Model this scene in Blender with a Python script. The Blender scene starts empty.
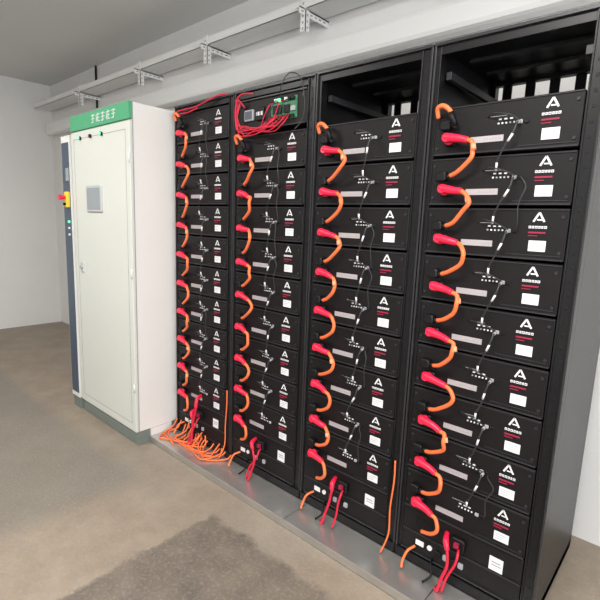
import bpy, random
from math import *
from mathutils import Vector, Matrix
rng=random.Random(7)
S=bpy.context.scene
COL=S.collection
# ---------------------------------------------------------------- materials
def mat(name,col,rough=.5,metal=0,spec=.5,emit=None,es=0,noise=0,nscale=20,bump=0):
    m=bpy.data.materials.new(name);m.use_nodes=True
    nt=m.node_tree;b=nt.nodes['Principled BSDF']
    b.inputs['Base Color'].default_value=(*col,1);b.inputs['Roughness'].default_value=rough
    b.inputs['Metallic'].default_value=metal;b.inputs['Specular IOR Level'].default_value=spec
    if emit: b.inputs['Emission Color'].default_value=(*emit,1);b.inputs['Emission Strength'].default_value=es
    if noise or bump:
        tc=nt.nodes.new('ShaderNodeTexCoord');n=nt.nodes.new('ShaderNodeTexNoise')
        n.inputs['Scale'].default_value=nscale;n.inputs['Detail'].default_value=5
        nt.links.new(tc.outputs['Object'],n.inputs['Vector'])
        if noise:
            r=nt.nodes.new('ShaderNodeMapRange');r.inputs['To Min'].default_value=1-noise;r.inputs['To Max'].default_value=1+noise
            nt.links.new(n.outputs['Fac'],r.inputs['Value'])
            mx=nt.nodes.new('ShaderNodeVectorMath');mx.operation='SCALE';mx.inputs[0].default_value=col
            nt.links.new(r.outputs['Result'],mx.inputs['Scale']);nt.links.new(mx.outputs['Vector'],b.inputs['Base Color'])
        if bump:
            bp=nt.nodes.new('ShaderNodeBump');bp.inputs['Strength'].default_value=bump;bp.inputs['Distance'].default_value=.01
            nt.links.new(n.outputs['Fac'],bp.inputs['Height']);nt.links.new(bp.outputs['Normal'],b.inputs['Normal'])
    return m
M={}
M['frame']=mat('black_powder_coat',(.006,.006,.007),.36,0,.35,noise=.2)
M['panel']=mat('black_module_face',(.0085,.007,.008),.5,0,.25,noise=.15,nscale=6)
M['edge']=mat('charcoal_edge',(.026,.025,.028),.35,0,.4)  # edge strips and fittings, a little paler than the panel black
M['dark']=mat('black_plastic',(.004,.004,.005),.5,0,.3)
M['wire']=mat('black_wire_sheath',(.03,.03,.033),.35)
M['red']=mat('red_plug_plastic',(.84,.014,.060),.36)
M['redcable']=mat('red_cable',(.62,.012,.045),.45)
M['orange']=mat('orange_cable',(.86,.18,.055),.42)
M['orange2']=mat('pale_orange_section',(.86,.36,.18),.5)  # paler orange for the upper bend of some cable loops
M['strip']=mat('aluminium_label_strip',(.46,.42,.43),.45,.2)
M['white']=mat('white_print',(.76,.76,.77),.6)
M['grayp']=mat('gray_print',(.35,.35,.37),.6)
M['redp']=mat('red_print',(.30,.012,.045),.6)
M['cab']=mat('cabinet_white_enamel',(.67,.69,.64),.4,noise=.02,nscale=3)
M['cabside']=mat('cabinet_side_enamel',(.79,.78,.75),.42,noise=.02,nscale=3)
M['seam']=mat('door_seam_gray',(.34,.35,.34),.6)
M['green']=mat('green_header',(.08,.38,.19),.45)
M['plinth']=mat('gray_green_plinth',(.17,.20,.18),.5,noise=.1)
M['screen']=mat('hmi_screen',(.30,.33,.36),.2)
M['bezel']=mat('hmi_bezel',(.50,.51,.51),.4)
M['metal']=mat('galvanised_steel',(.56,.55,.53),.30,.75,noise=.22,nscale=5)
M['traywhite']=mat('white_tray_paint',(.80,.80,.79),.5)
M['pcb']=mat('green_pcb',(.025,.15,.065),.4)
M['ledg']=mat('green_led',(.1,.9,.3),.4,emit=(.1,1,.4),es=2)
M['lcd']=mat('lcd_grey',(.10,.12,.14),.2)
M['yellow']=mat('yellow_ring',(.8,.6,.05),.4)
M['blue']=mat('slate_blue_panel',(.06,.085,.125),.4)
M['wall']=mat('painted_wall',(.80,.795,.785),.8,noise=.05,nscale=1.6,bump=.08)
M['ceil']=mat('painted_ceiling',(.68,.68,.67),.85,noise=.05,nscale=1.2,bump=.05)
M['lamp']=mat('lamp_diffuser',(.9,.9,.9),.5,emit=(1,.98,.95),es=4)
M['glass']=mat('window_daylight_glass',(.8,.85,.9),.3,emit=(.9,.95,1),es=2)
# ---------------------------------------------------------------- mesh builder
class MB:
    def __init__(s): s.v=[];s.f=[];s.m=[];s.sm=[];s.mats=[]
    def mi(s,k):
        if k not in s.mats: s.mats.append(k)
        return s.mats.index(k)
    def box(s,x0,x1,y0,y1,z0,z1,k,T=None):
        b=len(s.v)
        P=[(x0,y0,z0),(x1,y0,z0),(x1,y1,z0),(x0,y1,z0),(x0,y0,z1),(x1,y0,z1),(x1,y1,z1),(x0,y1,z1)]
        if T: P=[tuple(T@Vector(p)) for p in P]
        s.v+=P
        for f in [(0,3,2,1),(4,5,6,7),(0,1,5,4),(1,2,6,5),(2,3,7,6),(3,0,4,7)]:
            s.f.append([b+i for i in f]);s.m.append(s.mi(k));s.sm.append(False)
    def cbox(s,x0,x1,y0,y1,z0,z1,k,c=.004,T=None):
        def ring(y,i):
            a,b_,d,e=x0+i,x1-i,z0+i,z1-i
            return [(a+c,y,d),(b_-c,y,d),(b_,y,d+c),(b_,y,e-c),(b_-c,y,e),(a+c,y,e),(a,y,e-c),(a,y,d+c)]
        R=[ring(y0,c*.7),ring(y0+c*.7,0),ring(y1,0)]
        b=len(s.v)
        for r in R:
            s.v+=[tuple(T@Vector(p)) if T else p for p in r]
        mi=s.mi(k)
        for j in range(2):
            for i in range(8):
                s.f.append([b+j*8+i,b+j*8+(i+1)%8,b+(j+1)*8+(i+1)%8,b+(j+1)*8+i]);s.m.append(mi);s.sm.append(False)
        s.f.append([b+i for i in range(7,-1,-1)]);s.m.append(mi);s.sm.append(False)
        s.f.append([b+16+i for i in range(8)]);s.m.append(mi);s.sm.append(False)
    def tube(s,pts,r,k,n=8,sub=5,smooth=True):
        pts=[Vector(p) for p in pts]
        rr=r if isinstance(r,(list,tuple)) else [r]*len(pts)
        P=[];Rd=[]
        if len(pts)>2 and sub>1:
            for i in range(len(pts)-1):
                p0=pts[max(i-1,0)];p1=pts[i];p2=pts[i+1];p3=pts[min(i+2,len(pts)-1)]
                for j in range(sub):
                    t=j/sub
                    P.append(.5*((2*p1)+(-p0+p2)*t+(2*p0-5*p1+4*p2-p3)*t*t+(-p0+3*p1-3*p2+p3)*t**3))
                    Rd.append(rr[i]*(1-t)+rr[i+1]*t)
            P.append(pts[-1]);Rd.append(rr[-1])
        else: P=pts;Rd=list(rr)
        b=len(s.v)
        prev=None
        for i,p in enumerate(P):
            t=(P[min(i+1,len(P)-1)]-P[max(i-1,0)])
            if t.length<1e-9: t=Vector((0,0,1))
            t.normalize()
            if prev is None:
                a=t.orthogonal().normalized()
            else:
                a=(prev-t*prev.dot(t));a=a.normalized() if a.length>1e-6 else t.orthogonal().normalized()
            prev=a;c=t.cross(a)
            for q in range(n):
                w=2*pi*q/n
                s.v.append(tuple(p+(a*cos(w)+c*sin(w))*Rd[i]))
        mi=s.mi(k)
        for i in range(len(P)-1):
            for q in range(n):
                s.f.append([b+i*n+q,b+i*n+(q+1)%n,b+(i+1)*n+(q+1)%n,b+(i+1)*n+q]);s.m.append(mi);s.sm.append(smooth)
        s.f.append([b+q for q in range(n-1,-1,-1)]);s.m.append(mi);s.sm.append(False)
        e=b+(len(P)-1)*n
        s.f.append([e+q for q in range(n)]);s.m.append(mi);s.sm.append(False)
    def poly(s,pts,k):
        b=len(s.v);s.v+=[tuple(p) for p in pts]
        s.f.append(list(range(b,b+len(pts))));s.m.append(s.mi(k));s.sm.append(False)
    def mesh(s,name):
        me=bpy.data.meshes.new(name);me.from_pydata(s.v,[],s.f)
        for k in s.mats: me.materials.append(M[k])
        me.polygons.foreach_set('material_index',s.m);me.polygons.foreach_set('use_smooth',s.sm)
        me.update();return me
    def obj(s,name,parent=None,bevel=0):
        o=bpy.data.objects.new(name,s.mesh(name));COL.objects.link(o)
        if parent: o.parent=parent
        if bevel:
            bm=o.modifiers.new('bevel','BEVEL');bm.width=bevel;bm.segments=2;bm.limit_method='ANGLE'
        return o
def empty(name,loc=(0,0,0)):
    o=bpy.data.objects.new(name,None);o.location=loc;COL.objects.link(o);o.empty_display_size=.1;return o
# ---------------------------------------------------------------- room
WX0,WX1,WY0,WY1,CH=-4.4,5.2,-4.6,.85,3.36
def simple(name,*b,k='wall'):
    m=MB();m.box(*b,k);return m.obj(name)
simple('wall_back',WX0-.1,WX1+.1,WY1,WY1+.1,0,CH)
simple('wall_left',WX0-.1,WX0,WY0,WY1,0,CH)
simple('wall_right',WX1,WX1+.1,WY0,WY1,0,CH)
simple('wall_front',WX0-.1,WX1+.1,WY0-.1,WY0,0,CH)
simple('ceiling',WX0-.1,WX1+.1,WY0-.1,WY1+.1,CH,CH+.1,k='ceil')
fm=bpy.data.materials.new('worn_screed_floor');fm.use_nodes=True
nt=fm.node_tree;B=nt.nodes['Principled BSDF'];L=nt.links.new
def nd(t,**k):
    n=nt.nodes.new(t)
    for a,v in k.items(): setattr(n,a,v)
    return n
tc=nd('ShaderNodeTexCoord');sep=nd('ShaderNodeSeparateXYZ');L(tc.outputs['Object'],sep.inputs[0])
def noise(sc,det=6,rough=.6):
    n=nd('ShaderNodeTexNoise');n.inputs['Scale'].default_value=sc;n.inputs['Detail'].default_value=det;n.inputs['Roughness'].default_value=rough
    L(tc.outputs['Object'],n.inputs['Vector']);return n.outputs['Fac']
def mth(op,a,b=None,clamp=False):
    n=nd('ShaderNodeMath',operation=op);n.use_clamp=clamp
    for i,x in enumerate((a,b)):
        if x is None: continue
        if isinstance(x,(int,float)): n.inputs[i].default_value=x
        else: L(x,n.inputs[i])
    return n.outputs[0]
def mixc(f,a,b):
    n=nd('ShaderNodeMix',data_type='RGBA');L(f,n.inputs[0])
    for i,x in ((6,a),(7,b)):
        if isinstance(x,tuple): n.inputs[i].default_value=(*x,1)
        else: L(x,n.inputs[i])
    return n.outputs[2]
X,Y=sep.outputs[0],sep.outputs[1]
n1=noise(2.2);n2=noise(7,8,.7);n3=noise(60,3);n4=noise(1.1,3)
def contrast(v,lo,hi): return mth('DIVIDE',mth('SUBTRACT',v,lo),hi-lo,True)
wob=mth('MULTIPLY',mth('SUBTRACT',n2,.5),.16)
def step(v,edge,w):
    return mth('DIVIDE',mth('SUBTRACT',mth('ADD',v,wob),edge-w/2),w,True)
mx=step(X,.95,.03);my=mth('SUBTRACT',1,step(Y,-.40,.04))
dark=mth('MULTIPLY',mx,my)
base=mixc(contrast(n1,.35,.65),(.262,.208,.158),(.345,.280,.213))
base=mixc(mth('MULTIPLY',contrast(n2,.42,.7),.6),base,(.215,.178,.143))
base=mixc(mth('MULTIPLY',contrast(n4,.5,.62),.3),base,(.25,.23,.20))
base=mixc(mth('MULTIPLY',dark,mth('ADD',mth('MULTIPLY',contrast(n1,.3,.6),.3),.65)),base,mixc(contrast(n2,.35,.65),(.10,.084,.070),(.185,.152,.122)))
gx=mth('SUBTRACT',1,step(X,.35,.15));gy=mth('SUBTRACT',1,step(Y,-.50,.12))
base=mixc(mth('MULTIPLY',mth('MULTIPLY',gx,gy),.6),base,(.175,.168,.148))
base=mixc(mth('MULTIPLY',contrast(n3,.5,.8),.4),base,(.42,.37,.31))
L(base,B.inputs['Base Color']);B.inputs['Roughness'].default_value=.55
bp=nd('ShaderNodeBump');bp.inputs['Strength'].default_value=.3;bp.inputs['Distance'].default_value=.01
L(n2,bp.inputs['Height']);L(bp.outputs[0],B.inputs['Normal'])
M['floor']=fm
simple('floor',WX0-.1,WX1+.1,WY0-.1,WY1+.1,-.1,0,k='floor')
# ---------------------------------------------------------------- racks
W=.62;H=2.34;Z1=1.953;P=.197;ZB=.05;YD=.66
def frame(k,rk):
    m=MB()
    for x0,x1,lip in ((.0,.026,1),(W-.058,W-.006,-1)):
        for y0,y1 in ((0,.045),(YD-.045,YD)):
            m.box(x0,x1,y0,y1,ZB,H,'frame')
        if lip==1: m.box(x0,x0+.008,-.010,0,ZB,H,'edge')
        else:
            m.box(x1-.008,x1,-.010,0,ZB,H,'edge');m.box(x0,x0+.006,-.006,0,ZB,H,'frame')
            for i in range(46):
                z=ZB+.06+i*.049
                m.box(x0+.018,x0+.028,-.0015,.001,z,z+.012,'dark')
    m.box(0,.004,.045,YD-.045,ZB,H,'frame');m.box(W-.012,W-.006,.045,YD-.045,ZB,H,'frame')
    m.box(.026,W-.058,.0,.04,H-.045,H,'frame');m.box(.0,W-.006,-.012,0,H-.012,H,'edge')
    m.box(.026,W-.058,YD-.04,YD,H-.022,H,'frame')
    m.box(0.004,W-.012,.04,YD-.04,H-.008,H,'frame')
    for y in (.22,.42): m.box(.05,W-.06,y,y+.035,H-.022,H-.008,'edge')
    m.box(0,W-.006,-.012,YD,ZB-.0,ZB+.045,'frame')
    for x in (.03,W-.09):
        for y in (.04,YD-.09): m.tube([(x+.02,y+.02,0),(x+.02,y+.02,ZB)],.02,'dark',10)
    for i in range(5):
        x=.052+i*.107
        m.box(x,x+.044,YD-.02,YD-.012,ZB+.05,H-.022,'frame')
    for x in (.03,W-.09):
        m.box(x,x+.022,.05,YD-.05,H-.13,H-.10,'edge')
    m.obj('frame',rk,.0015)
def module_mesh(v):
    m=MB();r=random.Random(v)
    z0,z1=-.054,.133
    m.box(.032,W-.066,.02,.60,z0+.004,z1-.004,'panel')
    m.cbox(.028,W-.062,-.004,.02,z0,z1,'panel',.004)
    m.box(.030,W-.064,-.012,-.003,z0+.002,z0+.008,'edge')
    m.box(.030,W-.064,-.008,-.003,z1-.007,z1-.003,'edge')
    m.box(.36,W-.075,-.0065,-.003,z0+.016,z0+.019,'edge')
    for x in (.042,W-.080):
        for z in (z0+.03,z1-.03):
            m.tube([(x,-.009,z),(x,-.003,z)],.006,'edge',8)
    m.cbox(.062,.104,-.040,-.003,.040,.078,'dark',.006)
    m.tube([(.100,-.02,.06),(.128,-.035,.055)],.012,'dark',8)
    m.cbox(.080,.126,-.022,-.003,-.020,.024,'dark',.006)
    m.tube([(.103,-.022,.003),(.103,-.034,.003)],.019,'red',14)
    m.box(.180,.305,-.0065,-.0035,-.014,.009,'strip')
    for i in range(6): m.box(.232+i*.011,.238+i*.011,-.0070,-.0064,-.006,.001,'grayp')
    on=r.randrange(5)
    for i in range(5):
        m.tube([(.282+i*.014,-.0065,.050),(.282+i*.014,-.004,.050)],.0036,'white' if i!=on else 'grayp',8)
    for i in range(3): m.box(.282+i*.020,.292+i*.020,-.0062,-.0035,.062,.067,'white')
    m.cbox(.352,.368,-.010,-.003,.042,.056,'grayp',.002)
    m.cbox(.374,.390,-.010,-.003,.042,.056,'dark',.002)
    m.box(.25,.31,-.0055,-.0035,.076,.0775,'grayp')
    cx,cz,y=.462,.100,-.0060
    def q(a,b,w,k='white'):
        ax,az=a;bx,bz=b;d=Vector((bx-ax,bz-az)).normalized();n=Vector((-d.y,d.x))*w/2
        m.poly([(cx+ax+n.x,y,cz+az+n.y),(cx+ax-n.x,y,cz+az-n.y),(cx+bx-n.x,y,cz+bz-n.y),(cx+bx+n.x,y,cz+bz+n.y)],k)
    q((-.018,-.015),(0,.018),.007);q((0,.018),(.019,-.015),.007);q((-.006,-.008),(.013,-.008),.005)
    xx=.430
    for w in (.010,.009,.011,.009,.008,.011):
        m.box(xx,xx+w-.002,-.0062,-.0035,.061,.070,'white')
        m.box(xx+.002,xx+w-.004,-.0064,-.0062,.0635,.067,'panel')
        xx+=w+.001
    m.box(.430,.488,-.0062,-.0035,.043,.049,'redp')
    m.box(.430,.462,-.0062,-.0035,.033,.036,'redp')
    m.box(.436,.494,-.0064,-.0035,-.022,.017,'white')
    for i in range(3): m.box(.441,.486-.008*i,-.0068,-.0063,.006-.009*i,.008-.009*i,'grayp')
    return m.mesh('battery_module')
MM=[module_mesh(i) for i in range(3)]
def cables(rows):
    m=MB()
    for j,z in enumerate(rows):
        d=lambda a:rng.uniform(-a,a)
        e=(.190+d(.008),-.055+d(.008),z-.008+d(.007))
        m.tube([(.084,-.042,z+.018),(.099,-.047,z+.011),(.120,-.051,z+.006),(.155,-.054,z),e],[.009,.0175,.0175,.0145,.0125],'red',12,3)
        m.tube([(.103,-.03,z+.004),(.103,-.062,z+.008)],.0165,'red',12)
        if j<len(rows)-1:
            zz=rows[j+1]+.060
            m.tube([e,(e[0]+.024,-.064,z-.018),(e[0]+.036+d(.010),-.070+d(.01),z-.048),(e[0]+.022+d(.008),-.066,z-.084+d(.006)),(.160,-.05,zz+.014),(.124,-.036,zz)],
                   .0088,'orange',10,5)
            if rng.random()<.6: m.tube([(e[0]+.030,-.066,z-.028),(e[0]+.036,-.071,z-.048)],.0098,'orange2',10)
        else:
            m.tube([e,(e[0]+.022,-.065,z-.018),(e[0]+.036,-.072,z-.06),(e[0]+.005,-.06,z-.10),(.14,-.04,z-.125)],.0086,'orange',10,5)
        if j==0:
            m.tube([(.050,-.03,z+.09),(.052,-.045,z+.125),(.080,-.05,z+.130),(.108,-.045,z+.105),(.125,-.036,z+.06)],[.008,.0095,.0095,.0095,.0095],'orange',10,5)
            m.tube([(.108,-.045,z+.105),(.126,-.036,z+.052)],.0125,'dark',10)
        if j<len(rows)-1:
            x=.362+d(.008);u=d(.012)
            m.tube([(x,-.012,z+.048),(x,-.036,z+.042),(x-.008,-.045,z+.005),(x-.030+u,-.040,z-.055),(x-.048+u,-.030,z-.095),(x-.052+u,-.02,z-.128)],.0030,'wire',6,4)
            m.tube([(x-.008,-.045,z+.002),(x-.018+u*.5,-.043,z-.024)],.0046,'white',6)
            m.tube([(x-.048+u,-.030,z-.095),(x-.052+u,-.02,z-.124)],.0044,'white',6)
            if rng.random()<.35:
                m.tube([(x+.020,-.012,z+.048),(x+.028,-.036,z+.044),(x+.045+d(.01),-.04,z+.01),(x+.030,-.04,z-.05),(x+.03,-.028,z-.12),(x+.020,-.012,z-.149)],.0024,'wire',6,4)
            m.tube([(.24,-.006,z+.077),(.27,-.03,z+.086+d(.004)),(.33,-.035,z+.072),(x,-.012,z+.052)],.0022,'wire',6,4)
            m.tube([(x,-.012,z+.048),(x,-.03,z+.044)],.006,'grayp',6)
    return m
racks=[]
for k in range(4):
    rk=empty('battery_rack',(k*W,0,0));racks.append(rk)
    frame(k,rk)
    n0=-1 if k==0 else 0
    rows=[Z1-P*i for i in range(n0,9)]
    for j,z in enumerate(rows):
        o=bpy.data.objects.new('battery_module',MM[(j+k)%3]);COL.objects.link(o);o.parent=rk;o.location=(0,0,z)
    m=cables(rows)
    m.cbox(.028,W-.062,-.004,.30,.10,.318,'panel',.004)
    m.box(.030,W-.064,-.010,-.003,.205,.210,'edge')
    m.box(.030,W-.064,-.010,-.003,.105,.112,'edge')
    for i in range(12): m.box(.09+i*.012,.096+i*.012,-.0055,-.0035,.235,.285,'dark')
    m.cbox(.27,.33,-.03,-.003,.232,.29,'dark',.006);m.box(.29,.31,-.045,-.03,.255,.275,'redp')
    m.box(.43,.485,-.0062,-.0035,.215,.275,'white');m.box(.10,.14,-.0062,-.0035,.150,.175,'white')
    m.box(.44,.475,-.0066,-.006,.250,.256,'grayp');m.box(.44,.478,-.0066,-.006,.238,.243,'grayp')
    m.tube([(.17,-.010,.165),(.17,-.003,.165)],.012,'white',12)
    for i in range(4):
        m.cbox(.20+i*.035,.222+i*.035,-.014,-.003,.145,.170,'grayp' if i%2 else 'dark',.003)
    dd=rng.uniform(-.02,.03)
    m.tube([(.245,-.01,.285),(.262,-.06,.280),(.275+dd*.3,-.072,.25)],[.010,.013,.010],'red',12,4)
    m.tube([(.275+dd*.3,-.072,.25),(.280+dd,-.078,.18),(.262+dd,-.085,.11),(.255+dd,-.10,.06),(.24+dd,-.09,.06)],.0068,'redcable',10)
    m.tube([(.30,-.01,.245),(.315,-.05,.240),(.314,-.07,.20),(.292-dd,-.08,.13),(.28-dd,-.095,.060)],.0055,'redcable',10)
    m.tube([(.100,-.01,.14),(.085,-.05,.13),(.075,-.07,.09),(.08,-.09,.062)],.006,'orange',8)
    m.tube([(.19,-.01,.12),(.20,-.05,.125),(.215,-.075,.09),(.19,-.10,.06)],.005,'dark',8)
    if k in (0,2):
        x=W-.03
        m.tube([(x,-.018,.52),(x+.004,-.022,.42),(x-.004,-.026,.28),(x+.002,-.035,.15),(x-.015,-.07,.058)],.0042,'orange',8)
    m.obj('cables_and_switchgear',rk)
m=MB()
m.tube([(.08,-.03,2.26),(.09,-.05,2.29),(.16,-.045,2.295),(.28,-.04,2.30),(.40,-.03,2.325),(.50,-.015,2.345),(.56,.05,2.35)],.0045,'redcable',8)
m.tube([(.085,-.03,2.24),(.11,-.05,2.27),(.20,-.04,2.275),(.30,-.04,2.29)],.004,'redcable',8)
m.tube([(.30,-.01,.40),(.325,-.06,.39),(.33,-.075,.33),(.30,-.08,.20),(.31,-.10,.06)],.008,'redcable',10)
m.tube([(.30,-.012,.40),(.322,-.06,.392),(.33,-.075,.34)],.012,'red',10)
m.obj('incoming_leads',racks[0])
m=MB();zb=2.112;r4=random.Random(11)
m.cbox(.028,W-.062,.0,.35,zb,zb+.175,'panel',.004)
m.box(.030,W-.064,-.010,.002,zb+.002,zb+.008,'edge');m.box(.030,W-.064,-.010,.002,zb+.165,zb+.172,'edge')
m.cbox(.085,.16,-.012,.0,zb+.055,zb+.115,'grayp',.004);m.box(.093,.152,-.0135,-.011,zb+.063,zb+.107,'lcd')
m.cbox(.18,.245,-.012,.0,zb+.050,zb+.12,'dark',.004)
for i in range(4): m.box(.188+i*.014,.197+i*.014,-.014,-.011,zb+.075,zb+.095,'white' if i%2 else 'grayp')
m.box(.30,.49,-.006,.0,zb+.035,zb+.145,'pcb')
for i in range(7):
    m.cbox(.308+i*.025,.325+i*.025,-.020,-.005,zb+.125,zb+.141,'ledg' if i==2 else ('white' if i%3==1 else 'dark'),.002)
    m.cbox(.308+i*.025,.323+i*.025,-.018,-.005,zb+.038,zb+.055,'dark',.002)
m.cbox(.32,.385,-.016,-.005,zb+.066,zb+.108,'dark',.002);m.cbox(.40,.44,-.014,-.005,zb+.065,zb+.105,'dark',.002);m.cbox(.45,.48,-.014,-.005,zb+.07,zb+.095,'grayp',.002)
for i in range(9):
    u=lambda a:r4.uniform(-a,a)
    m.tube([(.31+i*.017,-.02,zb+.05),(.30+i*.017,-.055,zb+.015+u(.02)),(.25+i*.012,-.06+u(.01),zb-.020+u(.02)),(.13+u(.03),-.055,zb-.010+u(.025)),(.07+u(.012),-.045,zb+.02+u(.02)),(.052+u(.008),-.04,zb+.09+u(.03)),(.065+u(.015),-.03,zb+.155+u(.015))],.0030,'redcable',6)
for i in range(4):
    u=lambda a:r4.uniform(-a,a)
    m.tube([(.33+i*.04,-.02,zb+.12),(.33+i*.04,-.05,zb+.10+u(.02)),(.30+i*.04,-.055,zb+.06+u(.02)),(.27+i*.04,-.05,zb+.01+u(.02))],.0026,'wire' if i%2 else 'redcable',6)
m.tube([(.40,-.02,zb+.13),(.42,-.06,zb+.17),(.47,-.06,zb+.235),(.53,-.04,zb+.22),(.56,-.03,zb+.12),(.545,-.02,zb+.02),(.50,-.03,zb-.03)],.003,'wire',6)
m.tube([(.09,-.01,zb+.13),(.075,-.05,zb+.165),(.052,-.05,zb+.10),(.06,-.045,zb+.01)],.004,'redcable',8)
m.tube([(.052,-.05,zb+.16),(.10,-.045,zb+.195),(.18,-.03,zb+.19)],.004,'redcable',8)
for x,z in ((.045,zb+.14),(.045,zb+.03),(.53,zb+.14)): m.tube([(x,-.008,z),(x,0,z)],.006,'edge',8)
m.obj('management_controller',racks[1])
# ---------------------------------------------------------------- electrical cabinet
def cabinet(x0,x1,yf,yb,h):
    c=empty('electrical_cabinet',((x0+x1)/2,0,0));ox=(x0+x1)/2;a=x0-ox;b=x1-ox
    m=MB()
    m.box(a+.003,b-.003,yf+.02,yb,.10,h,'cabside')
    m.obj('body',c,.004)
    m=MB();m.box(a+.006,b-.006,yf+.012,yb-.01,0,.10,'plinth');m.box(a+.03,b-.03,yf+.008,yf+.013,.02,.085,'plinth');m.obj('plinth',c,.003)
    m=MB()
    dz=h-.115
    m.box(a,b,yf,yf+.02,.102,dz,'cab')
    m.obj('door',c,.004)
    m=MB()
    for (p,q_) in ((a+.05,a+.053),(b-.053,b-.05)): m.box(p,q_,yf-.0015,yf+.001,.16,dz-.05,'seam')
    for z in (.16,dz-.053): m.box(a+.05,b-.05,yf-.0015,yf+.001,z,z+.003,'seam')
    m.box(b-.003,b+.0015,yf+.022,yf+.026,.10,h,'seam')
    for z in (.4,1.2,1.95): m.tube([(b-.004,yf-.004,z),(b-.004,yf-.004,z+.06)],.006,'cabside',8)
    m.box(b-.004,b+.006,-.20,-.03,.0,.10,'cabside')
    m.obj('door_trim',c)
    m=MB()
    m.box(a,b,yf-.002,yf+.02,h-.105,h,'green')
    xx=a+.36
    for ch in range(5):
        cx=xx+ch*.075;z=h-.080
        m.box(cx,cx+.052,yf-.0035,yf-.0015,z+.046,z+.052,'white');m.box(cx+.003,cx+.049,yf-.0035,yf-.0015,z+.024,z+.029,'white')
        m.box(cx+.022,cx+.029,yf-.0035,yf-.0015,z,z+.058,'white')
        m.box(cx,cx+.052 if ch%2 else cx+.024,yf-.0035,yf-.0015,z,z+.006,'white')
        if ch%2: m.box(cx,cx+.006,yf-.0035,yf-.0015,z,z+.05,'white')
    m.obj('header_sign',c)
    m=MB()
    for i in range(3):
        x=a+.17+i*.17
        m.tube([(x,yf-.014,h-.165),(x,yf,h-.165)],.013,'dark',12);m.tube([(x,yf-.018,h-.165),(x,yf-.013,h-.165)],.008,'ledg' if i in(0,2) else 'redp',10)
    m.cbox(a+.25,a+.49,yf-.012,yf,1.63,1.82,'bezel',.006);m.box(a+.268,a+.472,yf-.0135,yf-.011,1.648,1.802,'screen')
    m.cbox(a+.10,a+.15,yf-.01,yf,1.17,1.25,'bezel',.006);m.tube([(a+.125,yf-.022,1.21),(a+.125,yf,1.21)],.012,'seam',14)
    m.obj('front_controls',c)
cabinet(-.93,-.045,-.312,.45,2.325)
m=MB();a,b,yf=-1.10,-.955,-.32
m.box(a,b,yf,.40,.10,2.20,'cabside');m.box(a+.004,b-.004,yf+.01,.39,0,.10,'plinth')
m.box(a+.012,b-.006,yf-.004,yf+.001,.14,2.15,'blue')
m.cbox(b-.062,b-.012,yf-.03,yf-.003,1.66,1.78,'yellow',.006)
m.tube([(b-.037,yf-.075,1.735),(b-.037,yf-.03,1.735)],[.02,.014],'red',16)
m.tube([(b-.037,yf-.045,1.685),(b-.037,yf-.03,1.685)],.010,'dark',12)
m.cbox(b-.06,b-.012,yf-.012,yf-.003,1.86,1.96,'screen',.003)
for z in (1.45,1.5,1.55): m.tube([(b-.037,yf-.014,z),(b-.037,yf-.003,z)],.009,'ledg' if z>1.52 else 'white',10)
m.obj('control_pedestal',None,.002)
m=MB()
m.tube([(-1.0,.35,2.205),(-1.02,.42,2.30),(-1.10,.6,2.40),(-1.5,.82,2.45),(-2.4,.835,2.42),(-2.9,.835,2.60),(-2.95,.835,3.0),(-2.95,.835,3.36)],.012,'dark',8)
m.obj('black_power_cable')
# ---------------------------------------------------------------- floor duct
m=MB()
x0,x1=-.04,2.75
m.box(x0,x1,-.205,-.014,0.0,.004,'metal')
m.box(x0,x1,-.205,-.201,0,.045,'metal');m.box(x0,x1,-.018,-.014,0,.045,'metal')
xs=[x0,.42,1.3,2.1,x1]
for i in range(4):
    m.box(xs[i]+.002,xs[i+1]-.002,-.209,-.014,.045,.049,'metal')
    m.box(xs[i]+.002,xs[i+1]-.002,-.211,-.208,.030,.049,'metal')
m.obj('floor_cable_duct',None,.001)
m=MB();r2=random.Random(3)
for i in range(8):
    u=lambda a:r2.uniform(-a,a)
    s0=.03+i*.045+u(.02);en=.08+i*.05+u(.05)
    zt=.057+.006*(i%3)
    m.tube([(s0,-.02,.15+u(.03)),(s0+.01,-.06,.10+u(.02)),(s0-.03+u(.03),-.10+u(.015),zt),((s0+en)/2+u(.05),-.145+u(.025),zt),(en+.07,-.12+u(.04),zt),(en+.10+u(.03),-.05,.075),(en+.09,-.018,.12+u(.02))],.0052,'orange',8)
for i in range(3):
    m.tube([(.33+i*.03,-.02,.10),(.35+i*.03,-.07,.07),(.42+i*.05,-.10-.02*i,.057),(.50+i*.06,-.05,.062),(.52+i*.06,-.018,.09)],.0052,'orange',8)
m.tube([(-.01,-.03,.057),(.0,-.10,.057),(.04,-.18,.056),(.12,-.15,.058),(.20,-.17,.057)],.0055,'orange',8)
m.obj('orange_cable_bundle',racks[0])
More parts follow.
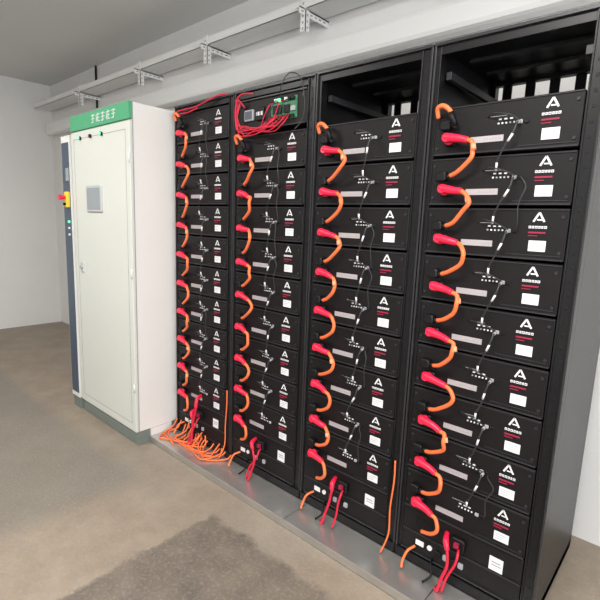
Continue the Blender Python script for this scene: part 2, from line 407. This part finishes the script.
# ---------------------------------------------------------------- overhead services
m=MB();tx0,tx1=-4.3,5.1
m.box(tx0,tx1,.60,.80,3.00,3.004,'traywhite');m.box(tx0,tx1,.60,.604,3.00,3.06,'traywhite');m.box(tx0,tx1,.796,.80,3.00,3.06,'traywhite')
m.box(tx0,tx1,.604,.612,3.056,3.06,'traywhite')
tray=m.obj('overhead_cable_tray')
for X in (-2.9,-1.55,-.50,.56,1.65,2.8):
    m=MB()
    m.box(X,X+.035,.54,.846,2.990,2.998,'traywhite')
    m.box(X+.031,X+.035,.54,.846,2.955,2.998,'traywhite')
    m.box(X,X+.045,.592,.598,2.86,3.07,'traywhite');m.box(X+.041,X+.045,.592,.632,2.86,2.99,'traywhite')
    for i in range(6): m.box(X+.0352,X+.036,.56+i*.045,.582+i*.045,2.970,2.980,'seam')
    for i in range(5): m.box(X+.016,X+.028,.5912,.592,2.87+i*.038,2.885+i*.038,'seam')
    for i in range(3): m.box(X+.0452,X+.046,.606,.618,2.877+i*.038,2.891+i*.038,'seam')
    m.obj('perforated_bracket',tray)
m=MB()
m.box(tx0,tx1,.72,.846,2.68,2.84,'traywhite')
m.obj('service_beam',None,.03)
# ---------------------------------------------------------------- lamps
def lamp(x,y,sx,sy,p):
    m=MB();m.box(x-sx/2,x+sx/2,y-sy/2,y+sy/2,CH-.05,CH-.001,'cabside');m.box(x-sx/2+.02,x+sx/2-.02,y-sy/2+.02,y+sy/2-.02,CH-.055,CH-.05,'lamp')
    h=m.obj('ceiling_panel_light')
    l=bpy.data.lights.new('lamp_light','AREA');l.shape='RECTANGLE';l.size=sx-.05;l.size_y=sy-.05;l.energy=p;l.color=(1,.97,.93)
    o=bpy.data.objects.new('lamp_light',l);o.location=(x,y,CH-.06);COL.objects.link(o);o.parent=h
lamp(2.4,-2.0,1.2,.3,118);lamp(-.8,-2.0,1.2,.3,60)
m=MB()
m.box(WX1-.04,WX1,-3.4,-1.2,.9,2.5,'traywhite');m.box(WX1-.045,WX1-.04,-3.32,-2.33,.98,2.42,'glass');m.box(WX1-.045,WX1-.04,-2.27,-1.28,.98,2.42,'glass')
wn=m.obj('window_1')
l=bpy.data.lights.new('window_daylight','AREA');l.shape='RECTANGLE';l.size=1.4;l.size_y=2.0;l.energy=112;l.color=(.95,.98,1)
o=bpy.data.objects.new('window_daylight',l);o.location=(WX1-.06,-2.3,1.7);o.rotation_euler=(0,radians(90),0);COL.objects.link(o);o.parent=wn
w=bpy.data.worlds.new('world');w.use_nodes=True;w.node_tree.nodes['Background'].inputs[0].default_value=(.8,.85,.9,1);w.node_tree.nodes['Background'].inputs[1].default_value=.3;S.world=w
# ---------------------------------------------------------------- camera
cd=bpy.data.cameras.new('camera');cam=bpy.data.objects.new('camera',cd);COL.objects.link(cam)
cam.location=(2.8055,-1.8366,1.6072)
cam.rotation_mode='XYZ'
R=Matrix.Rotation(.7258,4,'Z')@Matrix.Rotation(pi/2-.1661,4,'X')@Matrix.Rotation(.0379,4,'Z')
cam.rotation_euler=R.to_euler('XYZ')
cd.sensor_width=36;cd.sensor_height=36;cd.lens=458.5/600*36;cd.clip_start=.02
S.camera=cam
S.view_settings.view_transform='Standard';S.view_settings.look='None'
